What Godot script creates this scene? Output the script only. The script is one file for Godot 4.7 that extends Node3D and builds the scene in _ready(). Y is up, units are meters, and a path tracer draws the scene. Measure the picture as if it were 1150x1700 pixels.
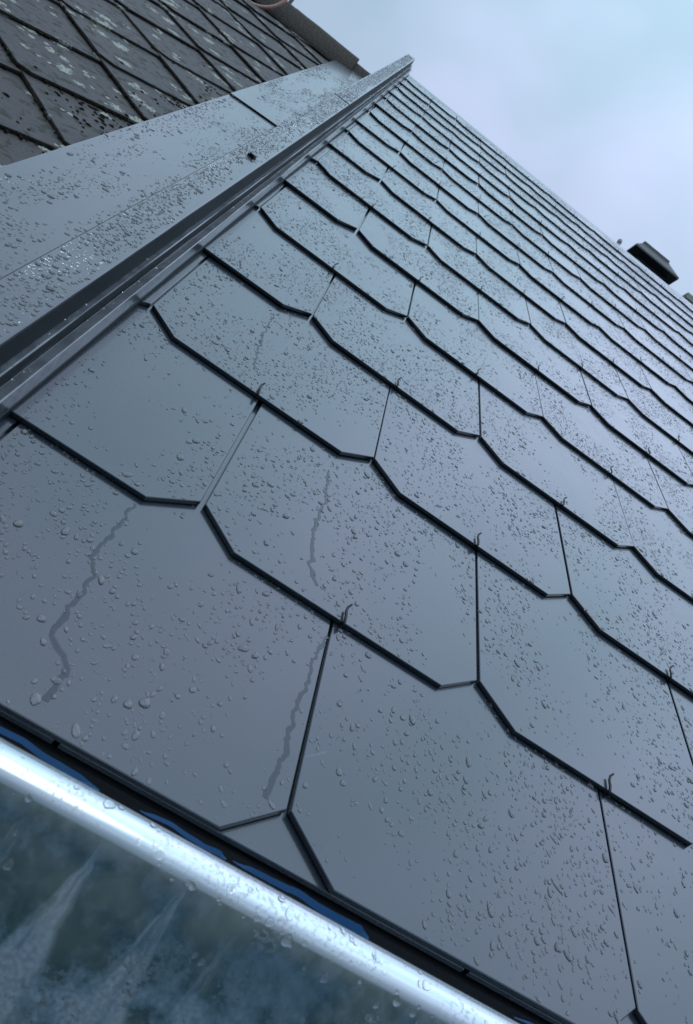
extends Node3D
# A freshly slated roof after rain, seen from the eave looking up along the verge.
# Roof frame: x runs along the eave, y up the slope, z out of the roof.

const W := 0.30                 # slate width
const GA := 0.26223             # visible height of a course
const PITCH := 50.0
const H0 := 3.2                 # height of the eave above the ground
const RIDGE := 4.421            # slope length to the ridge
const TILT := 0.0220            # fall of a slate towards its head
const CUT_Y := 0.0375
const CUT_X := 0.0400
const X_END := 3.6
const DV := [0.053, -0.038, -0.029, -0.014, -0.004, 0.013, 0.011, 0.017, 0.02, -0.009, -0.007, -0.006, -0.013, -0.001, 0.003, 0.0, 0.005]
const DU := [-0.004, 0.013, -0.004, 0.021, -0.008, 0.004, 0.012, -0.029, -0.002, -0.012, -0.014, -0.006, 0.009, 0.005, -0.002, 0.01, 0.007]

var rng := RandomNumberGenerator.new()
var roof_basis: Basis
var M := {}
var drop_spots := []            # transforms of rain drops in the roof frame
var laid := []                  # [row, left, right, transform] of the new slates
var taken := {}                 # where drops sit already
var dense: FastNoiseLite
var fine: FastNoiseLite

# ------------------------------------------------------------------ mesh helpers
class Builder:
	var v := PackedVector3Array()
	var n := PackedVector3Array()
	var u := PackedVector2Array()
	func tri(a: Vector3, b: Vector3, c: Vector3, ua: Vector2, ub: Vector2, uc: Vector2, out: Vector3) -> void:
		var f := (b - a).cross(c - a)
		if f.length_squared() < 1e-18:
			return
		if f.dot(out) > 0.0:
			v.append_array([a, c, b]); u.append_array([ua, uc, ub])
		else:
			v.append_array([a, b, c]); u.append_array([ua, ub, uc])
			f = -f
		f = f.normalized()
		n.append_array([f, f, f])
	func quad(a: Vector3, b: Vector3, c: Vector3, d: Vector3, out: Vector3, ua := Vector2.ZERO, ub := Vector2.ZERO, uc := Vector2.ZERO, ud := Vector2.ZERO) -> void:
		tri(a, b, c, ua, ub, uc, out)
		tri(a, c, d, ua, uc, ud, out)
	func box(lo: Vector3, hi: Vector3) -> void:
		var c := [Vector3(lo.x, lo.y, lo.z), Vector3(hi.x, lo.y, lo.z), Vector3(hi.x, hi.y, lo.z), Vector3(lo.x, hi.y, lo.z), Vector3(lo.x, lo.y, hi.z), Vector3(hi.x, lo.y, hi.z), Vector3(hi.x, hi.y, hi.z), Vector3(lo.x, hi.y, hi.z)]
		for f in [[0, 1, 2, 3, Vector3(0, 0, -1)], [4, 5, 6, 7, Vector3(0, 0, 1)], [0, 1, 5, 4, Vector3(0, -1, 0)], [3, 2, 6, 7, Vector3(0, 1, 0)], [0, 3, 7, 4, Vector3(-1, 0, 0)], [1, 2, 6, 5, Vector3(1, 0, 0)]]:
			quad(c[f[0]], c[f[1]], c[f[2]], c[f[3]], f[4])
	func mesh() -> ArrayMesh:
		var a := []
		a.resize(Mesh.ARRAY_MAX)
		a[Mesh.ARRAY_VERTEX] = v; a[Mesh.ARRAY_NORMAL] = n; a[Mesh.ARRAY_TEX_UV] = u
		var m := ArrayMesh.new()
		m.add_surface_from_arrays(Mesh.PRIMITIVE_TRIANGLES, a)
		return m

func smooth(verts: PackedVector3Array, idx: PackedInt32Array, uvs := PackedVector2Array()) -> ArrayMesh:
	# idx winds clockwise seen from outside
	var nn := PackedVector3Array(); nn.resize(verts.size())
	for k in range(0, idx.size(), 3):
		var f := (verts[idx[k + 2]] - verts[idx[k]]).cross(verts[idx[k + 1]] - verts[idx[k]])
		for j in 3:
			nn[idx[k + j]] += f
	for k in nn.size():
		nn[k] = nn[k].normalized()
	var a := []
	a.resize(Mesh.ARRAY_MAX)
	a[Mesh.ARRAY_VERTEX] = verts; a[Mesh.ARRAY_NORMAL] = nn; a[Mesh.ARRAY_INDEX] = idx
	if uvs.size() == verts.size():
		a[Mesh.ARRAY_TEX_UV] = uvs
	var m := ArrayMesh.new()
	m.add_surface_from_arrays(Mesh.PRIMITIVE_TRIANGLES, a)
	return m

func slab(poly: PackedVector2Array, thick: float, bevel: float, uv_at: Vector2, uv_size: float) -> ArrayMesh:
	# a flat convex plate, top at z = 0, with a small bevel round its upper edge
	var b := Builder.new()
	var c := Vector2.ZERO
	for p in poly: c += p / poly.size()
	var k := poly.size()
	var ins := PackedVector2Array()
	for i in k:
		var p0 := poly[(i + k - 1) % k]; var p1 := poly[i]; var p2 := poly[(i + 1) % k]
		var e1 := (p1 - p0).normalized(); var e2 := (p2 - p1).normalized()
		var n1 := Vector2(-e1.y, e1.x); var n2 := Vector2(-e2.y, e2.x)
		if n1.dot(c - p1) < 0: n1 = -n1
		if n2.dot(c - p1) < 0: n2 = -n2
		ins.append(p1 + (n1 + n2).normalized() * bevel / max(0.35, (n1 + n2).length() * 0.5))
	var uv := func(p: Vector2) -> Vector2: return (p + uv_at) / uv_size
	for i in range(1, k - 1):
		b.tri(Vector3(ins[0].x, ins[0].y, 0), Vector3(ins[i].x, ins[i].y, 0), Vector3(ins[i + 1].x, ins[i + 1].y, 0), uv.call(ins[0]), uv.call(ins[i]), uv.call(ins[i + 1]), Vector3(0, 0, 1))
		b.tri(Vector3(poly[0].x, poly[0].y, -thick), Vector3(poly[i].x, poly[i].y, -thick), Vector3(poly[i + 1].x, poly[i + 1].y, -thick), uv.call(poly[0]), uv.call(poly[i]), uv.call(poly[i + 1]), Vector3(0, 0, -1))
	for i in k:
		var j := (i + 1) % k
		var o2 := (poly[i] + poly[j]) * 0.5 - c
		var e := (poly[j] - poly[i]).normalized(); var side := Vector2(-e.y, e.x)
		if side.dot(o2) < 0: side = -side
		var o := Vector3(side.x, side.y, 0)
		b.quad(Vector3(poly[i].x, poly[i].y, -bevel), Vector3(poly[j].x, poly[j].y, -bevel), Vector3(ins[j].x, ins[j].y, 0), Vector3(ins[i].x, ins[i].y, 0), o + Vector3(0, 0, 1), uv.call(poly[i]), uv.call(poly[j]), uv.call(ins[j]), uv.call(ins[i]))
		b.quad(Vector3(poly[i].x, poly[i].y, -thick), Vector3(poly[j].x, poly[j].y, -thick), Vector3(poly[j].x, poly[j].y, -bevel), Vector3(poly[i].x, poly[i].y, -bevel), o, uv.call(poly[i]), uv.call(poly[j]), uv.call(poly[j] + side * thick), uv.call(poly[i] + side * thick))
	return b.mesh()

func extrude(profile: PackedVector2Array, along: PackedFloat32Array, place: Callable, closed := true, wobble := 0.0, smooth_turn := 0.0) -> ArrayMesh:
	# sweeps a closed outline; place(a, b, t) gives the point; faces split flat except where the outline turns softly
	var b := Builder.new()
	var k := profile.size()
	var area := 0.0
	for i in k:
		area += profile[i].cross(profile[(i + 1) % k])
	var sgn := 1.0 if area > 0 else -1.0
	var run := [0.0]
	for i in k: run.append(run[i] + profile[i].distance_to(profile[(i + 1) % k]))
	var norm := []
	for i in k:
		var e := (profile[(i + 1) % k] - profile[i]).normalized()
		norm.append(Vector2(e.y, -e.x) * sgn)
	var last := k if closed else k - 1
	for s in along.size() - 1:
		var t0 := along[s]; var t1 := along[s + 1]
		for i in last:
			var j := (i + 1) % k
			var w00 := wobble * fine.get_noise_2d(t0 * 900.0, i * 37.0); var w01 := wobble * fine.get_noise_2d(t0 * 900.0, j * 37.0)
			var w10 := wobble * fine.get_noise_2d(t1 * 900.0, i * 37.0); var w11 := wobble * fine.get_noise_2d(t1 * 900.0, j * 37.0)
			var p00: Vector3 = place.call(profile[i].x + w00, profile[i].y + w00, t0); var p01: Vector3 = place.call(profile[j].x + w01, profile[j].y + w01, t0)
			var p10: Vector3 = place.call(profile[i].x + w10, profile[i].y + w10, t1); var p11: Vector3 = place.call(profile[j].x + w11, profile[j].y + w11, t1)
			var o0: Vector3 = place.call(norm[i].x, norm[i].y, 0.0) - place.call(0.0, 0.0, 0.0)
			var at := b.v.size()
			b.quad(p00, p01, p11, p10, o0, Vector2(t0, run[i]), Vector2(t0, run[i + 1]), Vector2(t1, run[i + 1]), Vector2(t1, run[i]))
			if smooth_turn > 0.0:
				var pi_: int = (i + k - 1) % k
				var na: Vector2 = (norm[i] + norm[pi_]).normalized() if norm[i].dot(norm[pi_]) > cos(smooth_turn) else norm[i]
				var nb: Vector2 = (norm[i] + norm[j]).normalized() if norm[i].dot(norm[j]) > cos(smooth_turn) else norm[i]
				var z0: Vector3 = place.call(0.0, 0.0, 0.0)
				var va: Vector3 = place.call(na.x, na.y, 0.0) - z0
				var vb: Vector3 = place.call(nb.x, nb.y, 0.0) - z0
				for q in range(at, b.v.size()):
					var p := b.v[q]
					b.n[q] = va if (p.is_equal_approx(p00) or p.is_equal_approx(p10)) else vb
	if closed:
		var tri := Geometry2D.triangulate_polygon(profile)
		for e in [[along[0], -1.0], [along[along.size() - 1], 1.0]]:
			var o: Vector3 = (place.call(0.0, 0.0, 1.0) - place.call(0.0, 0.0, 0.0)) * e[1]
			for q in range(0, tri.size(), 3):
				b.tri(place.call(profile[tri[q]].x, profile[tri[q]].y, e[0]), place.call(profile[tri[q + 1]].x, profile[tri[q + 1]].y, e[0]), place.call(profile[tri[q + 2]].x, profile[tri[q + 2]].y, e[0]), profile[tri[q]], profile[tri[q + 1]], profile[tri[q + 2]], o)
	return b.mesh()

func steps(a: float, z: float, n: int) -> PackedFloat32Array:
	var r := PackedFloat32Array()
	for i in n + 1: r.append(lerpf(a, z, float(i) / n))
	return r

func tube(path: Array, radius: Array, seg := 8) -> ArrayMesh:
	var vs := PackedVector3Array(); var ix := PackedInt32Array()
	var up := Vector3(0.3, 0.2, 1).normalized()
	for i in path.size():
		var d: Vector3 = (path[min(i + 1, path.size() - 1)] - path[max(i - 1, 0)]).normalized()
		var a := d.cross(up)
		if a.length() < 0.05: a = d.cross(Vector3(1, 0, 0))
		a = a.normalized()
		var c := d.cross(a).normalized()
		for s in seg:
			var t := TAU * s / seg
			vs.append(path[i] + (a * cos(t) + c * sin(t)) * float(radius[i]))
	for i in path.size() - 1:
		for s in seg:
			var q := i * seg + s; var r := i * seg + (s + 1) % seg
			ix.append_array([q, q + seg, r, r, q + seg, r + seg])
	var h := vs.size()
	vs.append(path[0]); vs.append(path[path.size() - 1])
	for s in seg:
		ix.append_array([h, s, (s + 1) % seg, h + 1, (path.size() - 1) * seg + (s + 1) % seg, (path.size() - 1) * seg + s])
	return smooth(vs, ix)

# ------------------------------------------------------------------ scene helpers
func part(called: String, m: Mesh, mat: Material, parent: Node, at := Transform3D.IDENTITY) -> MeshInstance3D:
	var o := MeshInstance3D.new()
	o.name = called
	o.mesh = m
	o.material_override = mat
	parent.add_child(o, true)
	o.transform = at
	return o

func thing(called: String, label: String, category: String, at: Transform3D) -> Node3D:
	var o := Node3D.new()
	o.name = called
	add_child(o, true)
	o.transform = at
	o.set_meta("label", label)
	o.set_meta("category", category)
	return o

func roof_frame(n := 0.0) -> Transform3D:
	return Transform3D(roof_basis, Vector3(0, H0, 0) + roof_basis * Vector3(0, 0, n))

# ------------------------------------------------------------------ textures
func bytes(noise: FastNoiseLite, size: int) -> PackedByteArray:
	var im := noise.get_seamless_image(size, size, false, false, 0.12, true)
	im.convert(Image.FORMAT_L8)
	return im.get_data()

func noise(sd: int, freq: float, octaves := 4, kind := FastNoiseLite.TYPE_SIMPLEX_SMOOTH) -> FastNoiseLite:
	var f := FastNoiseLite.new()
	f.seed = sd; f.frequency = freq; f.fractal_octaves = octaves; f.noise_type = kind
	return f

func rgb(im: PackedByteArray, i: int, c: Color) -> void:
	var s := c.linear_to_srgb()
	im[i * 3] = int(clampf(s.r, 0, 1) * 255.0); im[i * 3 + 1] = int(clampf(s.g, 0, 1) * 255.0); im[i * 3 + 2] = int(clampf(s.b, 0, 1) * 255.0)

func texture(data: PackedByteArray, w: int, h: int, format: int) -> ImageTexture:
	var im := Image.create_from_data(w, h, false, format, data)
	im.generate_mipmaps()
	return ImageTexture.create_from_image(im)

func make_slate_materials() -> void:
	var s := 1024
	var broad := bytes(noise(3, 0.0042, 3), s); var mid := bytes(noise(4, 0.02, 4), s); var grain := bytes(noise(5, 0.22, 2), s)
	var col := PackedByteArray(); col.resize(s * s * 3)
	var rou := PackedByteArray(); rou.resize(s * s)
	for i in s * s:
		var a := broad[i] / 255.0 - 0.5; var b := mid[i] / 255.0 - 0.5; var g := grain[i] / 255.0 - 0.5
		var k := 1.0 + 0.16 * a + 0.12 * b + 0.16 * g
		var c := Color(0.027 + 0.005 * a, 0.039 - 0.002 * a, 0.054 + 0.004 * b) * k
		rgb(col, i, c)
		rou[i] = int(clampf(0.26 + 0.08 * a + 0.08 * b + 0.04 * g, 0.05, 1.0) * 255.0)
	# fine pale scratches left by handling
	var im := Image.create_from_data(s, s, false, Image.FORMAT_RGB8, col)
	for q in 7:
		var p := Vector2(rng.randf() * s, rng.randf() * s); var d := Vector2.from_angle(rng.randf() * TAU) ; var l := rng.randf_range(12, 60)
		for t in int(l):
			var z := p + d * t
			im.set_pixel(int(z.x) % s if z.x >= 0 else 0, int(z.y) % s if z.y >= 0 else 0, Color(0.36, 0.38, 0.41))
	im.generate_mipmaps()
	var ct := ImageTexture.create_from_image(im)
	var rt := texture(rou, s, s, Image.FORMAT_L8)
	var tones := [Color(1, 1, 1), Color(0.95, 0.965, 0.99), Color(1.0, 0.99, 1.0), Color(0.97, 1.0, 0.99)]
	M.slate = []
	for t in tones:
		var m := StandardMaterial3D.new()
		m.albedo_texture = ct; m.albedo_color = t
		m.roughness_texture = rt; m.roughness_texture_channel = BaseMaterial3D.TEXTURE_CHANNEL_RED
		m.roughness = 1.0
		m.metallic_specular = 0.55
		m.clearcoat_enabled = true; m.clearcoat = 1.0; m.clearcoat_roughness = 0.14     # the thin film of rain
		M.slate.append(m)

func make_old_slate_material() -> void:
	var s := 1024
	var broad := bytes(noise(13, 0.006, 3), s); var mid := bytes(noise(14, 0.03, 4), s); var grain := bytes(noise(15, 0.16, 3), s)
	# crusts of lichen: clusters of small ragged blots
	var lich := PackedByteArray(); lich.resize(s * s)
	for q in 34:
		var at := Vector2(rng.randf() * s, rng.randf() * s); var spread := rng.randf_range(8, 46)
		for t in rng.randi_range(2, 9):
			var p := at + Vector2(rng.randfn(0, spread), rng.randfn(0, spread * 0.7)); var r := rng.randf_range(6, 24) * (1.0 if t else 1.25)
			for dy in range(-int(r * 1.4), int(r * 1.4)):
				for dx in range(-int(r * 1.4), int(r * 1.4)):
					var v := 1.0 - 0.5 * sqrt(dx * dx * 1.2 + dy * dy) / r
					if v <= 0.3: continue
					var ii := posmod(int(p.y) + dy, s) * s + posmod(int(p.x) + dx, s)
					lich[ii] = maxi(lich[ii], int(clampf(v, 0, 1) * 255.0))
	var ring := bytes(noise(18, 0.07, 3), s)
	var moss := bytes(noise(19, 0.014, 4), s)
	var col := PackedByteArray(); col.resize(s * s * 3)
	var hgt := PackedByteArray(); hgt.resize(s * s)
	var rou := PackedByteArray(); rou.resize(s * s)
	for i in s * s:
		var a := broad[i] / 255.0; var b := mid[i] / 255.0; var g := grain[i] / 255.0
		var c := Color(0.032, 0.033, 0.038).lerp(Color(0.074, 0.058, 0.053), a) * (0.26 + 0.95 * b + 0.45 * g)
		var ro := 0.62
		var hh := 0.35 + 0.25 * b + 0.2 * g
		var mo := moss[i] / 255.0
		if mo > 0.60:
			var f := clampf((mo - 0.60) * 9.0, 0, 1) * (0.4 + 0.6 * g)
			c = c.lerp(Color(0.034, 0.042, 0.020), f); ro = lerpf(ro, 0.9, f); hh += 0.15 * f
		if g < 0.37 and b > 0.40:
			c = c * 0.35; hh += 0.1
		var li := lich[i] / 255.0; var ri := ring[i] / 255.0
		if li > 0.0:
			var f := clampf((li - 0.55 + 0.9 * (ri - 0.5)) * 9.0, 0, 1) * (0.6 + 0.4 * g)
			c = c.lerp(Color(0.50, 0.54, 0.47), clampf(f, 0, 0.92)); ro = lerpf(ro, 0.95, f); hh += 0.2 * f
		rgb(col, i, c)
		hgt[i] = int(clampf(hh, 0, 1) * 255.0)
		rou[i] = int(clampf(ro - 0.2 * (1.0 - b), 0.1, 1) * 255.0)
	var m := StandardMaterial3D.new()
	m.albedo_texture = texture(col, s, s, Image.FORMAT_RGB8)
	m.roughness_texture = texture(rou, s, s, Image.FORMAT_L8); m.roughness_texture_channel = BaseMaterial3D.TEXTURE_CHANNEL_RED
	m.roughness = 1.0
	m.heightmap_enabled = true
	m.heightmap_texture = texture(hgt, s, s, Image.FORMAT_L8)
	m.heightmap_scale = 0.35
	m.metallic_specular = 0.5
	M.old = m

func make_gutter_material() -> void:
	# the front of the gutter: 0.6 m along by 0.2 m round the profile; grime, lime runs and pitting on grey metal
	var w := 1536; var h := 512
	var n1 := noise(31, 0.006, 4); var n2 := noise(32, 0.03, 4); var n3 := noise(33, 0.12, 3); var st := noise(34, 0.02, 4); var pit := noise(35, 0.035, 4)
	var col := PackedByteArray(); col.resize(w * h * 3)
	var orm := PackedByteArray(); orm.resize(w * h * 3)
	var runs := [[0.1855, 0.060, 1.0], [0.229, 0.059, 0.95], [0.262, 0.07, 0.35], [0.305, 0.066, 0.4], [0.15, 0.06, 0.4], [0.345, 0.07, 0.35], [0.41, 0.06, 0.5], [0.06, 0.055, 0.7], [0.5, 0.06, 0.6]]
	var spots := [[0.2307, 0.101, 0.022], [0.2746, 0.088, 0.014], [0.2405, 0.092, 0.016], [0.277, 0.064, 0.010], [0.20, 0.128, 0.024], [0.302, 0.088, 0.012], [0.145, 0.112, 0.018], [0.262, 0.118, 0.018], [0.345, 0.075, 0.010], [0.05, 0.10, 0.02], [0.46, 0.10, 0.02], [0.53, 0.08, 0.015]]
	for y in h:
		var d := 0.2 * y / h       # metres down the profile
		for x in w:
			var l := 0.6 * x / w
			var i := y * w + x
			var a := n1.get_noise_2d(x, y); var b := n2.get_noise_2d(x, y); var g := n3.get_noise_2d(x, y)
			var film := clampf(0.03 + 0.22 * a + 0.10 * b + 0.04 * g, 0.0, 0.25) * smoothstep(0.048, 0.07, d)
			for r in runs:
				var dd: float = d - r[1]
				if dd > -0.004 and dd < 0.15:
					var mid: float = r[0] - 0.10 * maxf(dd, 0) + 0.0018 * st.get_noise_2d(y * 0.9, r[0] * 9000.0)
					var half: float = 0.0016 + 0.20 * maxf(dd, 0) * (0.6 + 0.4 * clampf(dd * 20.0, 0, 1))
					var q := absf(l - mid) / half
					if q < 1.0:
						var lines := clampf(0.04 + 0.8 * clampf(dd * 7.0, 0, 0.45), 0, 1) + 1.5 * pow(absf(st.get_noise_2d((l - mid) / half * 46.0 + r[0] * 5000.0, y * 0.22 + 9.0 * b)), 1.3)
						film = maxf(film, (1.0 - q * q) * lines * r[2] * clampf((dd + 0.004) * 70.0, 0, 1))
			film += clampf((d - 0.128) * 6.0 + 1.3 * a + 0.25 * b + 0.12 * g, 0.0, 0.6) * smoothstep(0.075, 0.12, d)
			film = clampf(film, 0, 0.9)
			var c := Color(0.78, 0.83, 0.85).lerp(Color(0.22, 0.36, 0.48), clampf(0.8 + 0.9 * a, 0, 1) * smoothstep(0.05, 0.07, d))  # face darkened to blue below the lip, reflected ground put into the colour
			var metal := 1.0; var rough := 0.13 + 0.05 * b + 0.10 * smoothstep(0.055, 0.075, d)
			c = c.lerp(Color(0.23, 0.30, 0.36) * (0.9 + 0.4 * g), film)
			metal = lerpf(metal, 0.0, clampf(film * 1.15, 0, 1)); rough = lerpf(rough, 0.6, clampf(film * 1.3, 0, 1))
			var near := 0.0
			for q in spots: near = maxf(near, 1.0 - Vector2(l - q[0], d - q[1]).length() / (q[2] * 0.75))
			if near > 0.0:
				var pk := pit.get_noise_2d(x * 2.6, y * 3.0)
				var f := clampf((pk + 0.42 * near - 0.30) * 5.0, 0, 1) * (0.35 + 0.9 * maxf(g, 0))
				c = c.lerp(Color(0.035, 0.042, 0.038), clampf(f, 0, 0.9)); metal = lerpf(metal, 0.0, clampf(f, 0, 1)); rough = lerpf(rough, 0.8, clampf(f, 0, 1))
			# crust and dried splashes along the lip
			if d > 0.026 and d < 0.060:
				var cr := n3.get_noise_2d(x * 0.9 + 900.0, y * 0.9); var ed := absf(pit.get_noise_2d(x * 0.8, y * 0.9 + 300.0))
				var on := clampf((0.35 + 1.6 * n1.get_noise_2d(x + 400.0, 40.0)) * 2.0, 0, 1) * smoothstep(0.026, 0.044, d)
				var f := (clampf((cr - 0.20) * 3.5, 0, 0.4) + clampf((0.018 - ed) * 34.0, 0, 0.4)) * on * smoothstep(0.060, 0.054, d)
				c = c.lerp(Color(0.34, 0.37, 0.38), clampf(f, 0, 0.7)); metal = lerpf(metal, 0.15, clampf(f, 0, 0.8)); rough = lerpf(rough, 0.55, clampf(f, 0, 0.9))
			rgb(col, i, c)
			orm[i * 3] = 255; orm[i * 3 + 1] = int(clampf(rough, 0.04, 1) * 255.0); orm[i * 3 + 2] = int(clampf(metal, 0, 1) * 255.0)
	var m := StandardMaterial3D.new()
	m.albedo_texture = texture(col, w, h, Image.FORMAT_RGB8)
	var ot := texture(orm, w, h, Image.FORMAT_RGB8)
	m.roughness_texture = ot; m.roughness_texture_channel = BaseMaterial3D.TEXTURE_CHANNEL_GREEN; m.roughness = 1.0
	m.metallic_texture = ot; m.metallic_texture_channel = BaseMaterial3D.TEXTURE_CHANNEL_BLUE; m.metallic = 1.0
	m.uv1_scale = Vector3(1.0 / 0.6, 1.0 / 0.2, 1)
	M.gutter = m

func flat(c: Color, rough: float, metal := 0.0, spec := 0.5) -> StandardMaterial3D:
	var m := StandardMaterial3D.new()
	m.albedo_color = c.linear_to_srgb()
	m.roughness = rough; m.metallic = metal; m.metallic_specular = spec
	return m

func noisy(c0: Color, c1: Color, freq: float, scale: float, rough: float, metal := 0.0, spec := 0.5, sd := 50) -> StandardMaterial3D:
	var t := NoiseTexture2D.new()
	t.width = 512; t.height = 512; t.seamless = true
	t.noise = noise(sd, freq, 5)
	var g := Gradient.new()
	g.set_color(0, c0.linear_to_srgb()); g.set_color(1, c1.linear_to_srgb())
	g.set_offset(0, 0.25); g.set_offset(1, 0.75)
	t.color_ramp = g
	var m := StandardMaterial3D.new()
	m.albedo_texture = t
	m.uv1_triplanar = true; m.uv1_world_triplanar = true
	m.uv1_scale = Vector3.ONE * scale
	m.roughness = rough; m.metallic = metal; m.metallic_specular = spec
	return m

func wet(m: StandardMaterial3D, rough := 0.16) -> StandardMaterial3D:
	m.clearcoat_enabled = true; m.clearcoat = 1.0; m.clearcoat_roughness = rough
	return m

func make_materials() -> void:
	make_slate_materials()
	make_old_slate_material()
	make_gutter_material()
	M.sheet = wet(noisy(Color(0.044, 0.054, 0.068), Color(0.062, 0.072, 0.088), 0.012, 2.2, 0.30, 0.0, 0.6, 51))
	M.cap = wet(noisy(Color(0.046, 0.055, 0.067), Color(0.068, 0.077, 0.090), 0.02, 2.6, 0.34, 0.0, 0.55, 52))
	M.trim = wet(noisy(Color(0.085, 0.098, 0.110), Color(0.19, 0.21, 0.23), 0.03, 3.0, 0.36, 0.0, 0.6, 53), 0.22)
	M.face_shade = flat(Color(0.006, 0.012, 0.017), 0.62, 0.0, 0.4)  # near-black, stands for the shade on the upright verge faces
	M.hook = flat(Color(0.035, 0.038, 0.042), 0.35, 0.7)
	M.board = noisy(Color(0.020, 0.020, 0.020), Color(0.035, 0.034, 0.033), 0.02, 3.0, 0.85, 0.0, 0.4, 54)
	M.drip = flat(Color(0.022, 0.025, 0.028), 0.42, 0.0, 0.5)
	M.film = flat(Color(0.002, 0.060, 0.17), 0.5, 0.0, 0.35)
	M.clay = noisy(Color(0.045, 0.042, 0.038), Color(0.12, 0.11, 0.095), 0.03, 6.0, 0.85, 0.0, 0.4, 55)
	M.dark_metal = noisy(Color(0.022, 0.028, 0.032), Color(0.036, 0.042, 0.046), 0.03, 5.0, 0.5, 0.0, 0.5, 56)
	M.cream = flat(Color(0.16, 0.16, 0.14), 0.7)
	M.mossy = noisy(Color(0.20, 0.23, 0.18), Color(0.48, 0.52, 0.45), 0.04, 9.0, 0.9, 0.0, 0.4, 57)
	M.hose = flat(Color(0.62, 0.34, 0.29), 0.45)
	M.wall = noisy(Color(0.42, 0.41, 0.38), Color(0.50, 0.49, 0.46), 0.03, 0.8, 0.9, 0.0, 0.4, 58)
	M.grass = noisy(Color(0.036, 0.056, 0.042), Color(0.066, 0.092, 0.072), 0.02, 0.12, 0.95, 0.0, 0.3, 59)
	M.moss = noisy(Color(0.010, 0.012, 0.008), Color(0.030, 0.034, 0.018), 0.05, 12.0, 0.95, 0.0, 0.3, 60)
	M.run = flat(Color(0.030, 0.042, 0.058), 0.16, 0.0, 0.56)      # slate under a closed film of water
	var wa := StandardMaterial3D.new()
	wa.albedo_color = Color(1, 1, 1)
	wa.roughness = 0.0
	wa.refraction_enabled = true
	wa.refraction_scale = 0.033
	wa.transparency = BaseMaterial3D.TRANSPARENCY_ALPHA
	wa.albedo_color.a = 0.05
	M.water = wa

# ------------------------------------------------------------------ sky
func make_sky() -> Sky:
	var w := 1024; var h := 512
	var im := Image.create(w, h, false, Image.FORMAT_RGBF)
	var glow := Vector3(-0.20, 0.88, 0.42).normalized()
	var big := noise(71, 0.9, 3); var small := noise(72, 2.6, 4)
	for y in h:
		var el := PI * (0.5 - (y + 0.5) / h)
		for x in w:
			var az := TAU * (x + 0.5) / w
			var d := Vector3(cos(el) * cos(az), sin(el), cos(el) * sin(az))
			var q := Vector3(d.x, d.y * 1.6, d.z)
			var a := big.get_noise_3dv(q * 1.5); var b := small.get_noise_3dv(q)
			var up := maxf(d.y, 0.0)
			var ang := acos(clampf(d.dot(glow), -1, 1))
			var lum := (0.34 + 0.62 * up) * (1.0 + 1.4 * exp(-pow(ang / 0.80, 2.0)))     # overcast, brighter round the hidden sun
			var cloud := clampf(0.5 + 1.3 * a + 0.8 * b, 0.0, 1.0)
			var c := Color(0.432, 0.612, 0.770).lerp(Color(0.545, 0.650, 0.880), cloud) * lum * 0.97 * (0.97 + 0.16 * b)
			im.set_pixel(x, y, c if d.y > -0.02 else Color(0.10, 0.13, 0.12))
	var p := PanoramaSkyMaterial.new()
	p.panorama = ImageTexture.create_from_image(im)
	var s := Sky.new()
	s.sky_material = p
	return s

# ------------------------------------------------------------------ rain drops
func drop_mesh(sd: int, tall: float) -> ArrayMesh:
	var r := RandomNumberGenerator.new(); r.seed = sd
	var seg := 16
	var rho := [0.0, 0.3, 0.58, 0.8, 0.94, 1.0]
	var ph := [r.randf() * TAU, r.randf() * TAU, r.randf() * TAU]
	var am := [r.randf_range(0.0, 0.16), r.randf_range(0.03, 0.09), r.randf_range(0.0, 0.03)]
	var lean := r.randf_range(0.05, 0.22)
	var vs := PackedVector3Array(); var ix := PackedInt32Array()
	vs.append(Vector3(0, -lean * 0.6, tall))
	for k in range(1, rho.size()):
		for s in seg:
			var t := TAU * s / seg
			var o: float = 1.0 + am[0] * cos(2 * t + ph[0]) + am[1] * cos(3 * t + ph[1]) + am[2] * cos(5 * t + ph[2])
			var q: float = rho[k] * o
			var z: float = tall * sqrt(maxf(0.0, 1.0 - rho[k] * rho[k]))
			vs.append(Vector3(q * cos(t), q * sin(t) - lean * z / tall * 0.6, z))
	for s in seg: vs.append(vs[1 + (rho.size() - 2) * seg + s] + Vector3(0, 0, -0.12))
	vs.append(Vector3(0, 0, -0.12))
	for s in seg:
		ix.append_array([0, 1 + (s + 1) % seg, 1 + s])
	for k in rho.size() - 1:
		for s in seg:
			var a := 1 + k * seg + s; var b := 1 + k * seg + (s + 1) % seg
			ix.append_array([a, b, a + seg, b, b + seg, a + seg])
	var last := vs.size() - 1
	for s in seg:
		ix.append_array([last, last - seg + s, last - seg + (s + 1) % seg])
	return smooth(vs, ix)

func drop_at(base: Transform3D, x: float, y: float, z: float, r: float, long := 1.25) -> void:
	# drops that touch would have run together, so none may overlap another
	var p := base * Vector3(x, y, z)
	var c := Vector2i(int(floor(p.x / 0.006)), int(floor(p.y / 0.006)))
	for i in range(-1, 2):
		for j in range(-1, 2):
			for q in taken.get(c + Vector2i(i, j), []):
				if Vector2(p.x - q.x, p.y - q.y).length() < (r + q.z) * 1.02: return
	if not taken.has(c): taken[c] = []
	taken[c].append(Vector3(p.x, p.y, r))
	var turn := rng.randfn(0.0, 0.5)
	var b := Basis(Vector3(0, 0, 1), turn) * Basis.from_scale(Vector3(r / sqrt(long), r * sqrt(long), r))
	drop_spots.append(base * Transform3D(b, Vector3(x, y, z)))

func drop_radius() -> float:
	return clampf(0.00128 * exp(rng.randfn(0.0, 0.45)), 0.0005, 0.0042)

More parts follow.
